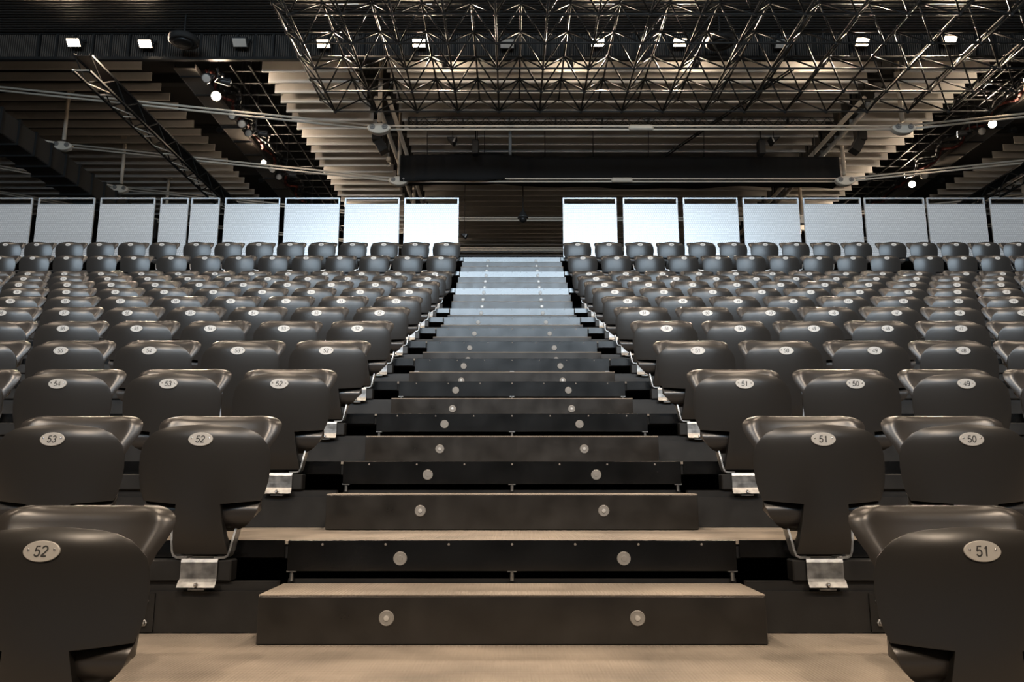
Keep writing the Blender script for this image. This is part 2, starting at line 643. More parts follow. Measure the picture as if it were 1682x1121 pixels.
plate_me = plate_mesh()
rivet_me = MB().lathe([(0.0034, 0), (0.0032, 0.0012), (0.0018, 0.0024)], (0, 0, 0), (0, -1, 0), 10).mesh('rivet', 'rivet', True)


def flat_bar(pts, half_w, th, name, m):
    """bar of rectangular section following pts in the x-z plane, half_w in y"""
    mb = MB()
    vs, fs = [], []
    for i, (x, y, z) in enumerate(pts):
        p0 = Vector(pts[max(0, i - 1)])
        p1 = Vector(pts[min(len(pts) - 1, i + 1)])
        d = (p1 - p0)
        d.y = 0
        d.normalize()
        nrm = Vector((d.z, 0, -d.x)) * th
        for sx, sy in ((-1, -1), (1, -1), (1, 1), (-1, 1)):
            vs.append(Vector((x, y, z)) + nrm * sx + Vector((0, half_w * sy, 0)))
    k = len(pts)
    for i in range(k - 1):
        for j in range(4):
            q = (j + 1) % 4
            fs.append((i * 4 + j, i * 4 + q, (i + 1) * 4 + q, (i + 1) * 4 + j))
    fs += [(0, 1, 2, 3), tuple(reversed(range(4 * k - 4, 4 * k)))]
    return mb.add(vs, fs).mesh(name, m)


arm_pts = [(0.116, -0.030, 0.40), (0.112, -0.045, 0.355), (0.103, -0.058, 0.30), (0.097, -0.062, 0.265), (0.091, -0.062, 0.250), (0.080, -0.062, 0.244), (0.045, -0.062, 0.243)]
arm_r = flat_bar(arm_pts, 0.023, 0.0035, 'support_arm', 'galv')
arm_l = flat_bar([(-x, y, z) for x, y, z in arm_pts], 0.023, 0.0035, 'support_arm', 'galv')


def bracket_mesh():
    prof = [(-0.004, 0.2382), (-0.072, 0.2385), (-0.084, 0.2365), (-0.088, 0.229), (-0.0875, 0.20), (-0.0885, 0.176), (-0.097, 0.166), (-0.108, 0.150)]
    mb = MB()
    vs, fs = [], []
    for i, (y, z) in enumerate(prof):
        wide = 0.0615 + (0.002 if i > 5 else 0)
        for dx in (-wide, wide):
            vs.append((dx, y, z))
            vs.append((dx, y - 0.0035, z + (0.0035 if i < 3 else 0)))
    for i in range(len(prof) - 1):
        a, b = i * 4, i * 4 + 4
        fs += [(a, b, b + 2, a + 2), (a + 1, a + 3, b + 3, b + 1), (a, a + 1, b + 1, b), (a + 2, b + 2, b + 3, a + 3)]
    fs += [(0, 2, 3, 1)]
    e = (len(prof) - 1) * 4
    fs += [(e, e + 1, e + 3, e + 2)]
    return mb.add(vs, fs).mesh('mounting_bracket', 'galv')


bracket_me = bracket_mesh()
sbolt_me = MB().lathe([(0.008, 0), (0.008, 0.003), (0.0055, 0.004), (0.0055, 0.009), (0.003, 0.011)], (0, 0, 0), (0, -0.9, -0.5), 6).mesh('bolt', 'rivet')
under_me = MB().bbox(-0.028, 0.028, -0.104, -0.086, 0.140, 0.147, 0.001).mesh('clamp_plate', 'galv')

number_cache = {}


def arc(cx, cz, rx, rz, a0, a1, n=10):
    return [(cx + rx * math.cos(math.radians(a0 + (a1 - a0) * i / n)), cz + rz * math.sin(math.radians(a0 + (a1 - a0) * i / n))) for i in range(n + 1)]


DIGITS = {     # strokes in a box 0.56 wide and 1 high
    '0': [arc(0.28, 0.5, 0.25, 0.47, 90, 450, 22)],
    '1': [[(0.10, 0.76), (0.20, 0.80), (0.30, 0.97), (0.30, 0.0)]],
    '2': [arc(0.28, 0.71, 0.25, 0.26, 172, -28, 12) + [(0.28, 0.28), (0.06, 0.10), (0.03, 0.03), (0.55, 0.03)]],
    '3': [arc(0.27, 0.735, 0.22, 0.235, 165, -80, 12) + [(0.22, 0.51)], [(0.24, 0.51)] + arc(0.27, 0.265, 0.25, 0.245, 78, -165, 13)],
    '4': [[(0.42, 0.0), (0.42, 0.95), (0.02, 0.27), (0.56, 0.27)]],
    '5': [[(0.49, 0.96), (0.13, 0.96), (0.07, 0.50)] + arc(0.27, 0.32, 0.25, 0.295, 145, -160, 14)],
    '6': [arc(0.30, 0.70, 0.22, 0.27, 20, 130, 7) + [(0.06, 0.58), (0.03, 0.40)] + arc(0.28, 0.31, 0.25, 0.28, 180, 520, 18)],
    '7': [[(0.03, 0.96), (0.53, 0.96), (0.33, 0.56), (0.20, 0.0)]],
    '8': [arc(0.28, 0.74, 0.21, 0.22, 90, 450, 18), arc(0.28, 0.27, 0.25, 0.25, 90, 450, 18)],
    '9': [arc(0.28, 0.69, 0.25, 0.28, 0, 340, 18) + [(0.53, 0.66), (0.53, 0.60), (0.50, 0.42)] + arc(0.26, 0.30, 0.22, 0.27, -10, -140, 8)],
}


def number_mesh(n):
    """digits as flat ribbons, facing -y, centred"""
    if n in number_cache:
        return number_cache[n]
    mb = MB()
    hgt, adv, lw = 0.0228, 0.0158, 0.00175
    txt = str(n)
    for ci, ch in enumerate(txt):
        x0 = (ci - len(txt) / 2) * adv + 0.0013
        for st in DIGITS[ch]:
            pts = [Vector((x0 + x * hgt + 0.10 * (z - 0.5) * hgt, (z - 0.5) * hgt)) for x, z in st]
            vs = []
            for i, p in enumerate(pts):
                d = (pts[min(i + 1, len(pts) - 1)] - pts[max(i - 1, 0)])
                d = d.normalized() if d.length > 1e-9 else Vector((1, 0))
                nrm = Vector((-d.y, d.x)) * lw
                for sg in (-1, 1):
                    q = p + nrm * sg
                    vs.append((q.x, -0.0003, q.y))
            mb.add(vs, [(2 * i, 2 * i + 1, 2 * i + 3, 2 * i + 2) for i in range(len(pts) - 1)])
    number_cache[n] = mb.mesh('number', 'ink')
    return number_cache[n]


PLATE_H = 0.637
PLATE_Y = seat_front(0, PLATE_H)
slope = (seat_front(0, PLATE_H + 0.02) - seat_front(0, PLATE_H - 0.02)) / 0.04
PLATE_ROT = math.atan2(-slope, 1)     # lean with the surface

for k in range(0, 13):
    y0, zf = nose_y(k), deck_z(k - 1)
    zc = (y0 - 0.15) * math.cos(PITCH) + (zf + 0.6 - EYE.z) * math.sin(PITCH)
    lim = 0.6625 * (zc + 0.12)
    for s in (-1, 1):
        i = 0
        x = 1.05
        while x - 0.24 < lim:
            num = 52 + i if s < 0 else 51 - i
            side = 'higher-numbered block' if s < 0 else 'lower-numbered block'
            t = thing('tip_up_seat', 'folded dark grey tip-up seat with plate %s, %s from the steps, %s row up' % (num_word(num), ORD[i + 1], ORD[k + 1]), 'seat',
                      (s * x, y0, zf), 'folded tip-up seats of the stand')
            link('seat_shell', seat_me, t)
            link('backrest', back_me, t)
            p = link('number_plate', plate_me, t, (0, PLATE_Y - 0.0008, PLATE_H))
            p.rotation_euler = (PLATE_ROT, 0, 0)
            link('number', number_mesh(num), p, (0, -0.0019, 0))
            if k < 9:
                for q in (-1, 1):
                    link('rivet', rivet_me, p, (q * 0.029, -0.0012, 0.003))
            if k < 6 or i < 2:
                link('support_arm', arm_r, t)
                link('support_arm', arm_l, t)
            else:
                link('support_arm', arm_r if s < 0 else arm_l, t)
                link('support_arm', arm_l if s < 0 else arm_r, t)
            b = link('mounting_bracket', bracket_me, t)
            if k < 9:
                link('bolt', sbolt_me, b, (0, -0.1065, 0.160))
                link('clamp_plate', under_me, b)
            i += 1
            x += 0.5
            if s < 0 and i == 9:
                x += 0.05
            if s > 0 and i == 10:
                x += 0.14 if k in (10, 11) else 0.055

# ---------------------------------------------------------------- guard panels behind the top row
GY = nose_y(12) + 0.93
ref = px(841, 325, GY)
GTOP = ref.z
GZ0 = deck_z(12)
edges_l = [(664.5, 754), (567, 657), (469, 559), (370.5, 461), (315, 362), (265, 311), (166, 256), (64, 157), (-36, 55)]
edges_r = [(924, 1012.5), (1022.5, 1112.5), (1121, 1211), (1219, 1311), (1318, 1413), (1418, 1517), (1521, 1616), (1624, 1719)]
for side, lst in (('left', edges_l), ('right', edges_r)):
    for i, (xa, xb) in enumerate(lst):
        A, B = px(xa, 325, GY).x, px(xb, 325, GY).x
        wdt, cx = B - A, (A + B) / 2
        hgt = GTOP - GZ0
        block = 'fifty-two block' if side == 'left' else 'fifty-one block'
        half = ', half width' if wdt < 0.7 else ''
        t = thing('guard_panel', 'perforated steel guard panel, %s from the steps behind the %s%s' % (ORD[i + 1], block, half), 'guard panel', (cx, GY, GZ0), 'guard panels behind the top row')
        b = 0.014
        for nm, bx in (('frame_post', (-wdt / 2, -wdt / 2 + 2 * b, 0, hgt)), ('frame_post', (wdt / 2 - 2 * b, wdt / 2, 0, hgt)),
                       ('frame_rail', (-wdt / 2 + 2 * b, wdt / 2 - 2 * b, hgt - 2 * b, hgt)), ('frame_rail', (-wdt / 2 + 2 * b, wdt / 2 - 2 * b, 0.06, 0.06 + 2 * b))):
            MB().bbox(bx[0], bx[1], -b, b, bx[2], bx[3], 0.003).build(nm, 'pframe', t)
        MB().bbox(-wdt / 2 + 0.006, wdt / 2 - 0.006, -b - 0.006, -b - 0.001, 0.09, hgt - 0.135, 0.001).build('perforated_sheet', 'sheet', t)
        MB().bbox(-wdt / 2 + 0.004, wdt / 2 - 0.004, -b - 0.010, -b + 0.002, hgt - 0.137, hgt - 0.122, 0.001).build('sheet_edge', 'pframe', t)

# ---------------------------------------------------------------- soffit and ribbed bulkhead
BULK_Y = 17.0 * C
BULK_Z0, BULK_Z1 = ceil_h(10.0), ceil_h(10.62)
t = struct(MB().box(FX0, FX1, -6, BULK_Y, SOFFIT_Z + 0.12, SOFFIT_Z + 0.2).build('ceiling_soffit', 'roof'))
m = MB()
y = 11.0
while y < BULK_Y - 0.05:
    m.box(FX0, FX1, y, y + 0.055, SOFFIT_Z, SOFFIT_Z + 0.10)
    y += 0.12
m.build('soffit_slats', 'soffit', t, kind='stuff')

t = thing('ribbed_bulkhead', 'dark ribbed metal bulkhead running across the hall behind the floodlights', 'bulkhead', (0, BULK_Y, BULK_Z0))
H = BULK_Z1 - BULK_Z0
MB().box(FX0, FX1, 0.085, 0.10, 0, H + .3).build('back_sheet', 'roof', t)
MB().box(FX0, FX1, -0.02, 0.10, -0.09, 0.0).build('bottom_rail', 'black', t)
MB().box(FX0, FX1, -0.01, 0.10, H - 0.03, H + 0.02).build('top_rail', 'black', t)
m = MB()
x = FX0
while x < FX1:
    m.box(x, x + 0.022, 0.03, 0.07, 0, H - 0.03)
    x += 0.062
m.build('ribs', 'rib', t, kind='stuff')
mull = MB().box(-0.03, 0.03, -0.015, 0.09, 0, H - 0.03).mesh('mullion', 'black')
x = FX0 + 0.2
while x < FX1:
    if -14 < x < 16:
        link('mullion', mull, t, (x, 0, 0))
    x += 0.52

# ---------------------------------------------------------------- acoustic baffles
def baffle_cloud(x0, x1, n, start, body, edge, what, cat_group, z, h=0.36, pitch=0.53 * C, jitter=0.0, inner=None):
    L = x1 - x0
    mesh_body = MB().bbox(0, L, 0.0, 0.045, 0.028, h, 0.004).mesh('panel', body)
    mesh_edge = MB().bbox(-0.004, L + 0.004, -0.012, 0.057, 0.0, 0.030, 0.003).mesh('painted_lit_edge', edge)  # lighter strip painted in where the baffle's lower edge catches light
    mesh_rod = MB().tube((0, 0.022, h - .02), (0, 0.022, ceil_h(12.3) - z), 0.012, 6).mesh('hanger_rod', 'black')
    for i in range(n):
        y = start + i * pitch
        t = thing('acoustic_baffle', '%s, %s back from the ribbed bulkhead' % (what, ORD[i + 1]), 'acoustic baffle', (x0, y, z), cat_group)
        link('panel', mesh_body, t)
        link('painted_lit_edge', mesh_edge, t)
        for q in (0.12, 0.88):
            link('hanger_rod', mesh_rod, t, (L * q, 0, 0))


BZ = ceil_h(10.0) - 0.02
DBZ = ceil_h(11.65)
B0 = BULK_Y + 0.148
baffle_cloud(-3.10 * C, 9.05 * C, 32, B0, 'baffle', 'bedge_lit', 'long pale baffle hung over the aisle', 'pale baffles over the middle of the stand', BZ)
baffle_cloud(-6.2 * C, -3.9 * C, 26, B0, 'baffle', 'bedge_lit', 'short pale baffle next to the cable tray', 'pale baffles beside the seat 52 block', BZ)
baffle_cloud(9.75 * C, 11.85 * C, 26, B0, 'baffle', 'bedge_lit', 'short pale baffle past the loudspeaker end', 'pale baffles beside the seat 51 block', BZ)
baffle_cloud(-25.0 * C, -10.65 * C, 26, B0 + 0.3, 'dbaffle', 'dedge_lit', 'dark grey baffle over the lattice girder', 'dark baffles beyond the cable tray', DBZ, 0.30, 0.617 * C)
baffle_cloud(17.6 * C, 31.0 * C, 26, B0 + 0.3, 'dbaffle', 'dedge_lit', 'dark grey baffle over the low numbers', 'dark baffles above the low numbered corner', DBZ, 0.30, 0.617 * C)

# ---------------------------------------------------------------- space frame
t = thing('space_frame', 'black tubular space frame of pyramids hanging under the slatted soffit', 'space frame', (0, 0, ceil_h(8.9)))
NXB, NYB = 17, 7
FXA = -4.32 * C
FYB = 17.6 * C
TOPH = 0.575 * C
TR = 0.027
bot = {(i, j): Vector((FXA + i * C, FYB - j * C, 0)) for i in range(NXB) for j in range(NYB)}
top = {(i, j): Vector((FXA - C / 2 + i * C, FYB + C / 2 - j * C, TOPH)) for i in range(NXB + 1) for j in range(NYB + 1)}
for grp, nx, ny, nm in ((bot, NXB, NYB, 'bottom_chord'), (top, NXB + 1, NYB + 1, 'top_chord')):
    for j in range(ny):
        MB().tube(grp[0, j], grp[nx - 1, j], TR, 8).build(nm, 'tube', t, True)
    for i in range(nx):
        MB().tube(grp[i, 0], grp[i, ny - 1], TR, 8).build(nm, 'tube', t, True)
pairs = []
for (i, j), p in bot.items():
    for di in (0, 1):
        for dj in (0, 1):
            pairs.append((j, i, di, dj))
pairs.sort()
brace_len = (Vector((C / 2, C / 2, TOPH))).length
brace_cache = {}
rest = MB()
for q, (j, i, di, dj) in enumerate(pairs):
    a, b = bot[i, j], top[i + di, j + dj]
    if q < 300:
        if (di, dj) not in brace_cache:
            brace_cache[di, dj] = MB().tube((0, 0, 0), b - a, TR * 0.85, 7).mesh('brace_tube', 'tube', True)
        link('brace_tube', brace_cache[di, dj], t, a)
    else:
        rest.tube(a, b, TR * 0.85, 6)
rest.build('remaining_braces', 'tube', t, True, kind='stuff')
m = MB()
for p in list(bot.values()) + list(top.values()):
    m.lathe([(0.02, -0.06), (0.048, -0.035), (0.06, 0), (0.048, 0.035), (0.02, 0.06)], p, (0, 0, 1), 8)
m.build('node_balls', 'tube', t, True, kind='stuff')

# ---------------------------------------------------------------- tie rod trusses
cast_me = MB()
N = 28
vs, fs = [], []
for r, yy in ((0.90, -0.11), (1.0, -0.085), (1.0, 0.085), (0.90, 0.11)):
    for i in range(N):
        a = 2 * math.pi * i / N
        ca, sa = math.cos(a), math.sin(a)
        zz = math.copysign(abs(sa) ** 1.25, sa) * 0.20 * r
        if zz > 0.05:
            zz = 0.05 + (zz - 0.05) * 0.6
        vs.append((ca * 0.36 * r, yy, zz - 0.02))
for kk in range(3):
    for i in range(N):
        j = (i + 1) % N
        fs.append((kk * N + i, kk * N + j, (kk + 1) * N + j, (kk + 1) * N + i))
fs += [tuple(range(N)), tuple(reversed(range(3 * N, 4 * N)))]
cast_me.add(vs, fs)
cast_me = cast_me.mesh('node_casting', 'cream', False)
pin_me = MB().lathe([(0.085, 0), (0.085, 0.03), (0.075, 0.04), (0.04, 0.042), (0.04, 0.07), (0.025, 0.08)], (0, -0.11, 0), (0, -1, 0), 18).mesh('pin', 'tray')
clevis_me = MB().tube((0, 0, 0), (0.55, 0, 0), 0.10, 10, r2=0.06).mesh('clevis', 'cream', True)

NODE_X = [-24.5 * C, -13.6 * C, -3.4 * C, 10.0 * C, 20.2 * C, 31 * C]
NODE_H = [12.0, 10.02, 8.9, 8.9, 10.02, 12.0]
TRUSS_Y = [18.5 * C, 22.0 * C, 25.5 * C, 29.0 * C]
TLAB = ['cream tie rod truss with cast nodes just behind the space frame', 'cream tie rod truss carrying the black wrapped drape', 'cream tie rod truss seen above the guard panels behind the drape',
        'cream tie rod truss crossing low behind the top of the steps']
for ti, ty in enumerate(TRUSS_Y):
    t = thing('tie_rod_truss', TLAB[ti], 'truss', (0, ty, 0), 'tie rod trusses of the roof')
    for a in range(5):
        p, q = Vector((NODE_X[a], 0, ceil_h(NODE_H[a]))), Vector((NODE_X[a + 1], 0, ceil_h(NODE_H[a + 1])))
        d = (q - p).normalized()
        for dz, dy in ((0.043, -0.03), (-0.043, 0.03)):
            MB().tube(p + d * 0.2 + Vector((0, dy, dz)), q - d * 0.2 + Vector((0, dy, dz)), 0.035, 8).build('tie_rod', 'cream', t, True)
        if a == 2:
            mid = (p + q) / 2
            MB().bbox(mid.x - 0.38, mid.x + 0.38, -0.09, 0.09, mid.z - 0.085, mid.z + 0.085, 0.04).build('coupler', 'cream', t)
    for a in range(1, 5):
        p = Vector((NODE_X[a], 0, ceil_h(NODE_H[a])))
        c_ = link('node_casting', cast_me, t, p)
        ang = 0.1 if a == 1 else (-0.1 if a == 4 else 0)
        c_.rotation_euler = (0, ang, 0)
        for s in (-1, 1):
            link('pin', pin_me, c_, (s * 0.19, 0, -0.01))
        zt = ceil_h(12.0)
        MB().tube(p + Vector((0, 0, 0.2)), (p.x, 0, zt), 0.068, 12).build('strut', 'cream', t, True)
        MB().bbox(p.x - 0.14, p.x + 0.14, -0.14, 0.14, zt - 0.25, zt, 0.03).build('strut_head', 'cream', t)
    MB().bbox(FX0 + .5, FX1 - .5, -0.15, 0.15, ceil_h(12.0), ceil_h(12.28), 0.01).build('top_chord', 'black', t)

# longitudinal pipes above the inner nodes
for X, lab in ((-3.4 * C, 'cream pipe run receding behind the chain hoist'), (9.4 * C, 'cream pipe run receding past the line array over low numbered seats')):
    t = thing('pipe_run', lab, 'pipe', (X, 0, ceil_h(9.88)), 'pipe runs along the roof')
    for dx in (-0.2, 0.2):
        MB().tube((dx, 18.8 * C, 0), (dx, 36 * C, 0), 0.075, 10).build('pipe', 'cream', t, True)
    for i in range(8):
        y = (19.92 + i * 2.12) * C
        MB().box(-0.29, 0.29, y - .05, y + .05, 0.078, 0.14).box(-.03, .03, y - .03, y + .03, 0.14, ceil_h(12.3) - ceil_h(9.88)).build('pipe_hanger', 'black', t)

# ---------------------------------------------------------------- black wrapped drape
DY = TRUSS_Y[1] + 0.18
zt, zb = px(841, 257, DY).z, px(841, 301, DY).z
xa, xb = -3.35 * C, 9.95 * C
t = thing('masking_drape', 'long black cloth drape wrapped round a beam between two cream nodes', 'drape', ((xa + xb) / 2, DY, zb))
nx, L, hh = 240, xb - xa, zt - zb
rng = random.Random(3)
ph = [rng.uniform(0, 6.28) for _ in range(12)]
sec = [(0.30, 0.10), (0.0, 0.0), (-0.03, 0.15), (-0.02, 0.35), (0.0, 0.6), (0.0, 0.85), (0.03, 1.0), (0.35, 1.0), (0.72, 1.0), (0.75, 0.6), (0.72, 0.1)]
vs, fs = [], []
for i in range(nx + 1):
    x = -L / 2 + L * i / nx
    e = math.exp(-(x + L / 2) / 1.6) + 0.25
    wob = (math.sin(x * 9 + ph[0]) * 0.5 + math.sin(x * 21 + ph[1]) * 0.35 + math.sin(x * 4.1 + ph[2]) * 0.4) * 0.045 * e
    sag = 0.05 * math.sin(x * 0.8 + ph[3]) + 0.03 * math.sin(x * 2.3 + ph[4])
    cover = 1 - min(1, max(0, (x + L / 2 - 3.3) / 1.2))
    shift = -0.36 * cover * cover * (3 - 2 * cover)
    for (yy, zz) in sec:
        vs.append((x, yy + shift + wob * (1 if yy < 0.2 else 0.2), zz * hh + sag * (1 - zz) - 0.10 * (zz > 0.9) * (1 - min(1, (x + L / 2) / 4))))
k = len(sec)
for i in range(nx):
    for j in range(k):
        q = (j + 1) % k
        fs.append((i * k + j, i * k + q, (i + 1) * k + q, (i + 1) * k + j))
fs += [tuple(range(k)), tuple(reversed(range(nx * k, nx * k + k)))]
MB().add(vs, fs).build('cloth', 'drape', t, True)
for x in (702, 784, 796, 895, 974, 1065, 1156, 1337):
    p, q = px(x, 259, DY + .30), px(x, 204, 20.2 * C)
    MB().tube((p.x - t.location.x, 0.30, hh - .03), q - t.location, 0.014, 6).build('suspension_wire', 'black', t)

# added unseen drape behind the camera, keeps window light off the near rows
t = thing('added_drape', 'added unseen black drape keeping window light off the near rows', 'drape', (0, -5.0, 3.4))
vs, fs = [], []
for i in range(301):
    x = -15 + 0.1 * i
    yy = 0.06 * math.sin(x * 7.0) + 0.03 * math.sin(x * 17.3)
    vs += [(x, yy, 0), (x, yy, 2.5), (x, yy + 0.02, 2.5), (x, yy + 0.02, 0)]
for i in range(300):
    for j in range(4):
        fs.append((i * 4 + j, i * 4 + (j + 1) % 4, i * 4 + 4 + (j + 1) % 4, i * 4 + 4 + j))
MB().add(vs, fs).build('cloth', 'drape', t)
MB().tube((-15, 0, 2.56), (15, 0, 2.56), 0.05, 8).build('drape_pipe', 'black', t)
for x in (-14, -7, 0, 7, 14):
    MB().tube((x, 0, 2.56), (x, 0, SOFFIT_Z + 0.14 - 3.4), 0.012, 6).build('suspension_wire', 'black', t)

# thin lattice lighting truss above the drape
LY = 20.15 * C
xa, xb = px(671, 199, LY).x, px(1372, 199, LY).x
za, zb2 = px(841, 205, LY).z, px(841, 193, LY).z
t = thing('lighting_truss', 'thin black lattice lighting truss above the wrapped drape', 'truss', (0, LY, za))
hh2 = zb2 - za
for y in (0, hh2):
    for z in (0, hh2):
        MB().tube((xa, y, z), (xb, y, z), 0.022, 6).build('chord', 'black', t)
m = MB()
x, up = xa, 0
while x < xb - 0.2:
    for y in (0, hh2):
        m.tube((x, y, 0 if up else hh2), (x + 0.26, y, hh2 if up else 0), 0.012, 5)
    if int((x - xa) / 0.26) % 6 == 0:
        m.box(x - .02, x + .02, -.01, hh2, 0, hh2)
    up = 1 - up
    x += 0.26
m.build('lattice_bars', 'black', t, kind='stuff')

# ---------------------------------------------------------------- lattice girders running down the hall
for X, lab in ((-9.65 * C, 'black lattice girder running away over the cable tray'), (15.6 * C, 'black lattice girder above the corner with low seat numbers')):
    t = thing('lattice_girder', lab, 'girder', (X, 0, ceil_h(9.05)), 'lattice girders along the hall')
    y0, y1, hw, hh3 = 15.95 * C, 30.5 * C, 0.22, 0.45
    for x in (-hw, hw):
        for z in (0, hh3):
            MB().bbox(x - .035, x + .035, y0, y1, z - .035, z + .035, 0.008).build('chord', 'black', t)
    MB().box(-hw + .04, hw - .04, y0, y1, hh3 - .02, hh3 + .01).build('walkway_plate', 'soffit', t)
    n = 26
    for i in range(n):
        a, b = y0 + (y1 - y0) * i / n, y0 + (y1 - y0) * (i + 1) / n
        for x in (-hw, hw):
            MB().tube((x, a if i % 2 else b, 0), (x, b if i % 2 else a, hh3), 0.022, 6).build('lattice_bar', 'tube', t)
        MB().tube((-hw, a, 0), (hw, b if i % 2 else a, 0), 0.02, 6).build('lattice_bar', 'cream', t)  # cream colour stands for the light caught by these bars

# heavy dark service duct on the outer side
t = thing('service_duct', 'heavy dark ribbed duct receding above the high numbered corner', 'duct', (-14.0 * C, 0, ceil_h(9.08)))
MB().bbox(-0.55, 0.55, 17.4 * C, 36 * C, 0, 0.8, 0.03).build('duct_body', 'soffit', t)
for i in range(24):
    y = (17.6 + i * 0.75) * C
    MB().box(-0.62, 0.62, y - .05, y + .05, -0.06, 0.83).build('duct_flange', 'black', t)

# ---------------------------------------------------------------- lamps
def aim(o, d):
    o.rotation_euler = Vector(d).to_track_quat('-Z', 'Y').to_euler()


flood_house = MB().bbox(-0.26, 0.26, -0.17, 0.17, 0.02, 0.16, 0.02).bbox(-0.18, 0.18, -0.11, 0.11, 0.16, 0.24, 0.02).mesh('housing', 'lampbody')
flood_lens = MB().bbox(-0.22, 0.22, -0.135, 0.135, 0.0, 0.025, 0.006)
flood_on = flood_lens.mesh('lens', 'lampon')
flood_off = flood_lens.mesh('lens', 'lampoff')
flood_yoke = MB().box(-0.30, -0.27, -0.03, 0.03, 0.05, 0.42).box(0.27, 0.30, -0.03, 0.03, 0.05, 0.42).box(-0.30, 0.30, -0.03, 0.03, 0.40, 0.43).mesh('yoke', 'lampbody')


def lamp_parts(t, d, parts, beam, scale):
    q = Vector(d).to_track_quat('-Z', 'Y').to_euler()
    for nm, me in parts:
        o = link(nm, me, t)
        o.rotation_euler = q
        o.scale = (scale,) * 3
    if beam:
        power, cone, blend, off = beam
        l = bpy.data.lights.new('lamp_beam', 'SPOT')
        l.energy = power
        l.color = WARM
        l.spot_size = math.radians(cone)
        l.spot_blend = blend
        l.shadow_soft_size = 0.18
        lo = link('lamp_beam', l, t, Vector(d).normalized() * off)
        lo.rotation_euler = q


def floodlight(p, d, label, group, power=0, lit=True, scale=1.0, cone=150, blend=0.6):
    t = thing('floodlight', label, 'floodlight', p, group)
    lamp_parts(t, d, (('housing', flood_house), ('lens', flood_on if lit else flood_off), ('yoke', flood_yoke)), (power, cone, blend, 0.06) if power else None, scale)
    v = -Vector(d).normalized() * 0.40 * scale
    if abs(p.y - FY) < 0.5:
        MB().tube(v, (v.x, BULK_Y - p.y + 0.02, v.z), 0.02, 6).build('bracket_arm', 'lampbody', t)
    else:
        MB().tube(v, (v.x, v.y, SOFFIT_Z + 0.14 - p.z), 0.02, 6).build('hanger_rod', 'lampbody', t)
    return t


FY = BULK_Y - 0.35
fl = [(120, 70), (238, 72), (531, 72), (688, 71), (982, 70), (1117, 70), (1417, 69), (1561, 66)]
for i, (x, y) in enumerate(fl):
    floodlight(px(x, y, FY), (0.0, -0.8, -0.75), 'lit floodlight on the ribbed bulkhead, %s counting from the lattice girder' % ORD[i + 1],
               'lit floodlights on the bulkhead', LAMP_FRONT, scale=0.78)
for i, (x, y) in enumerate([(393, 70), (833, 72), (1286, 72)]):
    floodlight(px(x, y, FY), (0.0, -0.8, -0.75), 'unlit grey floodlight on the ribbed bulkhead, %s from the cable tray end' % ORD[i + 1], 'unlit floodlights on the bulkhead', 0, False, 0.85)
# added rows of unseen downlights under the soffit, warming the near seats
n = 0
for yy, zz, power, dd in ((5.5, SOFFIT_Z - 0.35, LAMP_HALL_ADDED, (0, 0.15, -1)), (1.0, SOFFIT_Z - 0.35, LAMP_HALL_ADDED, (0, 0.15, -1)), (-8.5, 11.4, LAMP_REAR_ADDED, (0, 1, -1.12))):
    for xx in (-12.0, -4.0, 4.0, 12.0):
        n += 1
        floodlight(Vector((xx, yy, zz)), dd, 'added unseen warm downlight under the slatted soffit, %s of its rows' % ORD[n], 'added downlights under the soffit', power, cone=120 if yy > -5 else 62, blend=0.8)

# round spot heads
head_body = MB().lathe([(0.10, 0.42), (0.13, 0.36), (0.15, 0.20), (0.17, 0.06), (0.19, 0.0), (0.18, -0.02)], (0, 0, 0), (0, 0, 1), 16).mesh('housing', 'lampbody', True)
head_on = MB().lathe([(0.165, -0.025), (0.12, -0.04), (0.05, -0.045)], (0, 0, 0), (0, 0, 1), 16).mesh('lens', 'lampon', True)
head_off = MB().lathe([(0.165, -0.025), (0.12, -0.04), (0.05, -0.045)], (0, 0, 0), (0, 0, 1), 16).mesh('lens', 'lampoff', True)
head_yoke = MB().box(-0.21, -0.18, -0.03, 0.03, 0.10, 0.55).box(0.18, 0.21, -0.03, 0.03, 0.10, 0.55).box(-0.21, 0.21, -0.03, 0.03, 0.54, 0.57).mesh('yoke', 'lampbody')


def spot_head(p, d, label, group, power=0, lit=True, scale=1.0):
    t = thing('spotlight', label, 'spotlight', p, group)
    lamp_parts(t, d, (('housing', head_body), ('lens', head_on if lit else head_off), ('yoke', head_yoke)), (power, 160, 0.5, 0.08) if power else None, scale)
    v = -Vector(d).normalized() * 0.5 * scale
    over_tray = min(abs(p.x + v.x + 8.1 * C), abs(p.x + v.x - 13.9 * C)) < 0.42
    MB().tube(v, (v.x, v.y, ceil_h(10.05) - 0.045 - p.z if over_tray else ceil_h(12.3) - p.z), 0.02, 6).build('hanger_rod', 'lampbody', t)
    return t


def at_h(x, y, hc):
    """world point on pixel ray at roof height hc (cells above the eye)"""
    a = px(x, y, 10.0) - EYE
    return EYE + a * (hc * C / a.z)


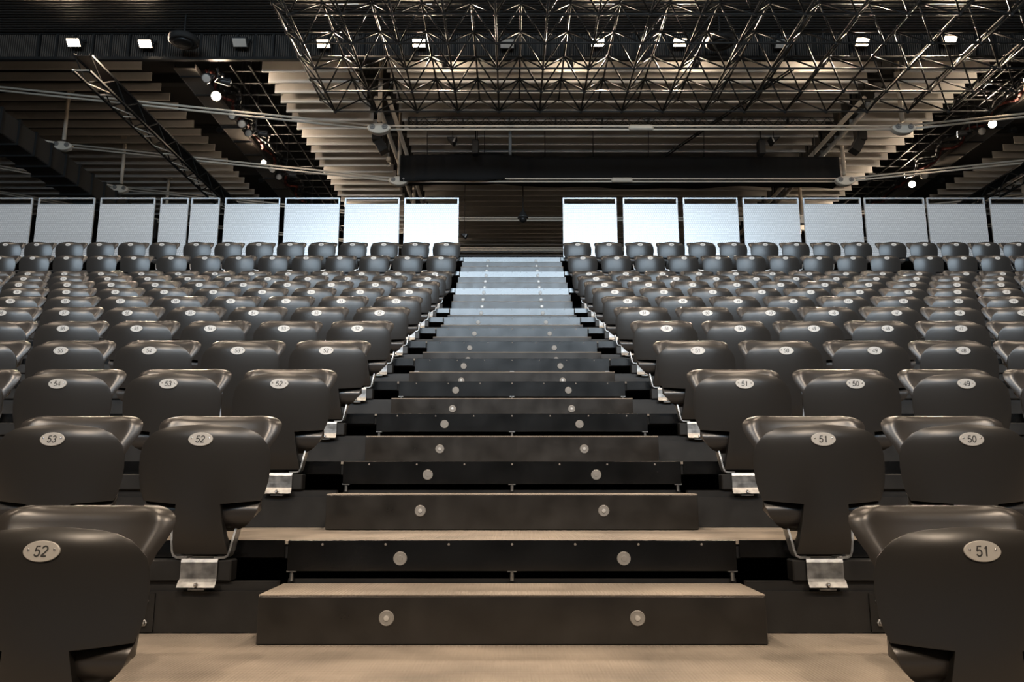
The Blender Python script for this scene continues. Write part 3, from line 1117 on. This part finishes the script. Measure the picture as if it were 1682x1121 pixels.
spot_head(at_h(355, 158, 9.7), (0.35, -1, -0.5), 'large lit spotlight hanging above the first pale baffles', 'service gap spotlights', LAMP_GAP * 2, True, 0.85)
spot_head(at_h(433, 267, 9.7), (0.5, -1, -0.4), 'small lit spotlight above the guard panels near the cable tray end', 'service gap spotlights', LAMP_GAP, True, 0.55)
spot_head(at_h(447, 279, 9.7), (-0.1, -1, -0.9), 'unlit spotlight just below the small lit one', 'service gap spotlights', 0, False, 0.75)
spot_head(at_h(458, 291, 9.7), (0.2, -1, -0.9), 'unlit pale-lensed spotlight lowest above the guard panels', 'service gap spotlights', 0, False, 0.75)
spot_head(at_h(339, 129, 9.7), (0.2, -1, -0.9), 'unlit spotlight above the large lit one', 'service gap spotlights', 0, False, 0.8)
spot_head(at_h(381, 190, 9.7), (-0.3, -1, -0.6), 'unlit spotlight first below the large lit one', 'service gap spotlights', 0, False, 0.8)
spot_head(at_h(397, 204, 9.7), (0.3, -1, -0.7), 'unlit spotlight second below the large lit one', 'service gap spotlights', 0, False, 0.8)
spot_head(at_h(408, 219, 9.7), (0.6, -1, -0.8), 'unlit spotlight third below the large lit one', 'service gap spotlights', 0, False, 0.75)
spot_head(at_h(1630, 204, 9.7), (-0.4, -1, -0.4), 'upper lit spotlight above the low numbered corner', 'service gap spotlights', LAMP_GAP * 2, True, 0.75)
spot_head(at_h(1613, 216, 9.7), (-0.2, -1, -0.7), 'unlit chrome spotlight beside the upper lit one', 'service gap spotlights', 0, False, 0.8)
spot_head(at_h(1498, 303, 9.7), (-0.4, -1, -0.4), 'lower lit spotlight just above the guard panels with low numbers', 'service gap spotlights', LAMP_GAP, True, 0.75)
spot_head(at_h(1519, 289, 9.7), (-0.2, -1, -0.9), 'unlit round spotlight near the lower lit one', 'service gap spotlights', 0, False, 0.8)

# added heads turned away from the view to brighten the baffle ends
for i, (yc, nm) in enumerate(((17.7, 'first'), (20.6, 'second'), (23.6, 'third'), (26.8, 'fourth'), (29.6, 'fifth'))):
    spot_head(Vector((-7.0 * C, yc * C, ceil_h(9.72))), (1, 0.75, 0.12), 'added spotlight washing the pale baffles by the cable tray, %s from the bulkhead' % nm, 'added baffle washing spotlights', LAMP_WASH_ADDED * (1.0, 1.0, 1.0, 1.6, 3.5)[i], True, 0.7)
    spot_head(Vector((12.7 * C, yc * C, ceil_h(9.72))), (-1, 0.75, 0.12), 'added spotlight washing the baffles over the low numbers, %s from the bulkhead' % nm, 'added baffle washing spotlights', LAMP_WASH_ADDED * (1.0, 1.0, 1.0, 1.6, 3.5)[i], True, 0.7)

for i, (yc, nm) in enumerate(((17.9, 'first'), (22.2, 'second'), (26.2, 'third'))):  # added heads to brighten the dark baffles
    spot_head(Vector((-9.0 * C, yc * C, ceil_h(10.6))), (-1, 0.6, 0.15), 'added spotlight washing the dark baffles past the lattice girder, %s from the bulkhead' % nm, 'added baffle washing spotlights', LAMP_WASH_ADDED * 0.55, True, 0.6)
    spot_head(Vector((15.4 * C, yc * C, ceil_h(10.6))), (1, 0.6, 0.15), 'added spotlight washing the dark baffles at the low numbered corner, %s from the bulkhead' % nm, 'added baffle washing spotlights', LAMP_WASH_ADDED * 0.55, True, 0.6)

for xc, nm in ((-1.6, 'first'), (1.4, 'second'), (4.4, 'third'), (7.4, 'fourth')):  # added heads to brighten the middle baffles
    spot_head(Vector((xc * C, 17.0 * C + 0.02, ceil_h(9.78))), (0, 1, -0.02), 'small added spotlight under the bulkhead facing the long pale baffles, %s from the cable tray' % nm, 'added baffle washing spotlights', LAMP_WASH_ADDED * 0.5, True, 0.5)

# cable trays in the service gaps
for X0, lab, gx in ((-8.1 * C, 'pale steel cable tray with bundled cables beside the pale baffles', 1), (13.9 * C, 'pale steel cable tray beyond the baffles near the low numbers', -1)):
    t = thing('cable_tray', lab, 'cable tray', (X0, 0, ceil_h(10.05)), 'cable trays in the service gaps')
    MB().box(-0.30, 0.30, 17.6 * C, 31 * C, 0, 0.02).build('tray_base', 'tray', t)
    for s in (-1, 1):
        a, b = sorted((s * 0.30, s * 0.32))
        MB().box(a, b, 17.6 * C, 31 * C, -0.02, 0.14).build('tray_side', 'tray', t)
    for i in range(14):
        y = (18 + i * 0.95) * C
        MB().box(-0.34, 0.34, y - 0.03, y + 0.03, -0.04, -0.0).build('tray_bracket', 'black', t)
    for j, (cx, cm) in enumerate(((0.55, 'cable'), (0.75, 'black'), (0.95, 'black'))):
        m = MB()
        prev = None
        for i in range(60):
            y = (17.8 + i * 0.22) * C
            p = Vector((gx * cx + 0.12 * math.sin(i * 1.1 + j), y, 0.05 + 0.12 * math.sin(i * 0.9 + j * 2)))
            if prev:
                m.tube(prev, p, 0.05, 6)
            prev = p
        m.build('cable_bundle', cm, t, True)
    for i, xx in enumerate((1.35, 1.9)):
        MB().tube((gx * xx, 17.6 * C, 0.1), (gx * xx, 31 * C, 0.1), 0.03, 6).build('conduit', 'black', t)
    for i in range(22):
        y = (18 + i * 0.6) * C
        MB().tube((gx * 0.35, y, 0.16), (gx * 2.3, y, 0.16), 0.025, 6).build('cross_rail', 'black', t)

# ---------------------------------------------------------------- loudspeakers
def line_array(p, s, label):
    t = thing('line_array', label, 'loudspeaker', p, 'line arrays over the stand')
    t.scale = (0.6, 0.6, 0.6)
    a0 = 0
    pts = [(0, 0.75, 8), (0, 0.0, 4), (0.0, -0.72, -30)]
    for i, (xx, zz, ang) in enumerate(pts):
        mt = Matrix.Translation((xx + (s * 0.26 if i == 2 else 0), 0, zz)) @ Matrix.Rotation(math.radians(-s * (ang if i == 2 else 0)) * -1, 4, 'Y')
        c_ = MB().box(-0.26, 0.26, -0.3, 0.3, -0.38, 0.34, mt).build('cabinet', 'speaker', t)
        MB().box(-0.28, -0.26, -0.25, 0.25, -0.38, 0.36, mt).build('flying_plate', 'tray', c_)
    MB().tube((0, 0, 1.05), (0, 0, (ceil_h(12.3) - p.z) / 0.6), 0.03, 6).build('hanging_rod', 'black', t)


line_array(px(620, 222, 21.2 * C), 1, 'black line array hanging below the first cream node')
line_array(px(1413, 222, 21.2 * C), -1, 'black line array hanging behind the node over low numbered seats')
for x, lab in ((781, 'black box loudspeaker on a rod above the drape near the high numbers'), (1250, 'black box loudspeaker on a rod above the drape near the low numbers')):
    p = px(x, 243, 21.25 * C)
    t = thing('box_loudspeaker', lab, 'loudspeaker', p, 'box loudspeakers above the drape')
    MB().bbox(-0.115, 0.115, -0.15, 0.15, -0.27, 0.26, 0.02).build('cabinet', 'speaker', t)
    MB().bbox(-0.095, 0.095, -0.160, -0.15, -0.25, 0.24, 0.004).build('grille', 'soffit', t)
    MB().tube((0, 0, 0.26), (0, 0, ceil_h(12.3) - p.z), 0.022, 6).build('hanging_rod', 'black', t)

# small wedge lights on the baffles
for x, y, d, lab, s in ((743, 232, 21.0 * C, 'small dark wedge-shaped lamp above the drape near the first loudspeaker', 1), (1271, 232, 21.0 * C, 'small dark wedge-shaped lamp beside the far loudspeaker', -1),
                        (763, 388, 24 * C, 'small wedge-shaped lamp low beside the top of the steps', 1)):
    p = px(x, y, d)
    t = thing('wedge_lamp', lab, 'lamp', p, 'wedge lamps on the baffles')
    k = 0.17 if y < 300 else 0.12
    MB().add([(-k, -k, k * .5), (k, -k, k * .5), (k, k, k * .5), (-k, k, k * .5), (0.1 * s * k, -k, -k * .7), (0.5 * s * k, -k, -k * .7), (0.5 * s * k, k, -k * .7), (0.1 * s * k, k, -k * .7)],
             [(0, 3, 2, 1), (4, 5, 6, 7), (0, 1, 5, 4), (1, 2, 6, 5), (2, 3, 7, 6), (3, 0, 4, 7)]).build('housing', 'lampbody', t)
    MB().add([(0.1 * s * k, -k - .01, -k * .6), (0.5 * s * k, -k - .01, -k * .6), (0.75 * s * k, -k - .01, k * .35), (0.55 * s * k, -k - .01, k * .35)], [(0, 1, 2, 3)]).build('lens', 'lampoff', t)
    MB().tube((0, 0, k * .5), (0, 0, ceil_h(12.3) - p.z), 0.012, 6).build('bracket', 'black', t)

# pendant dome camera in the opening above the steps
p = px(859, 357, 23.6 * C)
t = thing('dome_pendant', 'black pendant dome with pale globe hanging over the top of the steps', 'pendant', p)
MB().lathe([(0.03, 0.33), (0.05, 0.26), (0.20, 0.02), (0.21, -0.03), (0.16, -0.04)], (0, 0, 0), (0, 0, 1), 18).build('hood', 'lampbody', t, True)
MB().lathe([(0.15, -0.04), (0.155, -0.08), (0.13, -0.15), (0.07, -0.20), (0.02, -0.21)], (0, 0, 0), (0, 0, 1), 18).build('globe', 'speaker', t, True)
MB().tube((0, 0, 0.3), (0, 0, ceil_h(12.3) - p.z), 0.02, 8).build('drop_rod', 'black', t)

# chain hoist with hook
p = px(640, 200, 21.4 * C)
t = thing('chain_hoist', 'pale chain hoist with hanging hook beside the first cream node', 'hoist', p)
MB().bbox(-0.30, 0.22, -0.25, 0.25, 0.15, 0.75, 0.05).build('motor', 'tray', t)
MB().bbox(-0.2, 0.25, -0.2, 0.2, -0.25, 0.15, 0.04).build('chain_box', 'tray', t)
MB().tube((0, 0, 0.1), (0, 0, -1.33), 0.02, 6).build('chain', 'tray', t)
MB().tube((0, 0, 0.7), (0, 0, ceil_h(12.3) - p.z), 0.02, 6).build('suspension_rod', 'black', t)
MB().bbox(-0.07, 0.07, -0.05, 0.05, -1.50, -1.33, 0.02).build('hook_block', 'cream', t)
m = MB()
prev = None
for i in range(10):
    a = math.radians(110 - i * 30)
    q = Vector((0.08 * math.cos(a), 0, -1.60 + 0.08 * math.sin(a)))
    if prev:
        m.tube(prev, q, 0.022, 6)
    prev = q
m.build('hook', 'cream', t)

# thin blue grey post and slanting brace above the drape
p1 = px(838, 255, 20.72 * C)
t = thing('drop_post', 'thin blue grey drop post above the middle of the drape', 'post', (p1.x, p1.y, p1.z))
MB().bbox(-0.05, 0.05, -0.05, 0.05, 0, ceil_h(12.3) - p1.z, 0.01).build('post_tube', 'bluepost', t)
MB().bbox(-0.1, 0.1, -0.1, 0.1, 1.0, 1.1, 0.01).build('collar', 'black', t)
a, b = px(1084, 262, 22.75 * C), px(1300, 115, 17.3 * C)
t = thing('slanting_brace', 'dark double brace slanting up from the drape', 'brace', a)
d = b - a
for off in (-0.06, 0.06):
    MB().tube((off, 0, 0), (d.x + off, d.y, d.z), 0.025, 6).build('brace_tube', 'black', t)
for i in range(5):
    q = d * (0.15 + i * 0.18)
    MB().box(q.x - .1, q.x + .1, q.y - .03, q.y + .03, q.z - .03, q.z + .03).build('spacer', 'black', t)

# dark round loudspeakers hanging in front of the bulkhead
for x, y, lab in ((302, 66, 'dark round ring loudspeaker at the bulkhead between lit and unlit floodlights'), (1183, 68, 'dark round ring loudspeaker at the bulkhead behind the space frame')):
    p = px(x, y, BULK_Y - 0.9)
    t = thing('ring_loudspeaker', lab, 'loudspeaker', p, 'ring loudspeakers at the bulkhead')
    MB().lathe([(0.20, 0.10), (0.36, 0.09), (0.40, 0.05), (0.40, -0.05), (0.36, -0.09), (0.31, -0.08)], (0, 0, 0), (0, 0, 1), 28).build('ring_body', 'roof', t, True)
    MB().lathe([(0.27, -0.081), (0.20, -0.11), (0.06, -0.12)], (0, 0, 0), (0, 0, 1), 24).build('grille', 'black', t, True)
    MB().tube((0, 0, 0.09), (0, 0, SOFFIT_Z + 0.14 - p.z), 0.03, 8).build('hanging_rod', 'black', t)
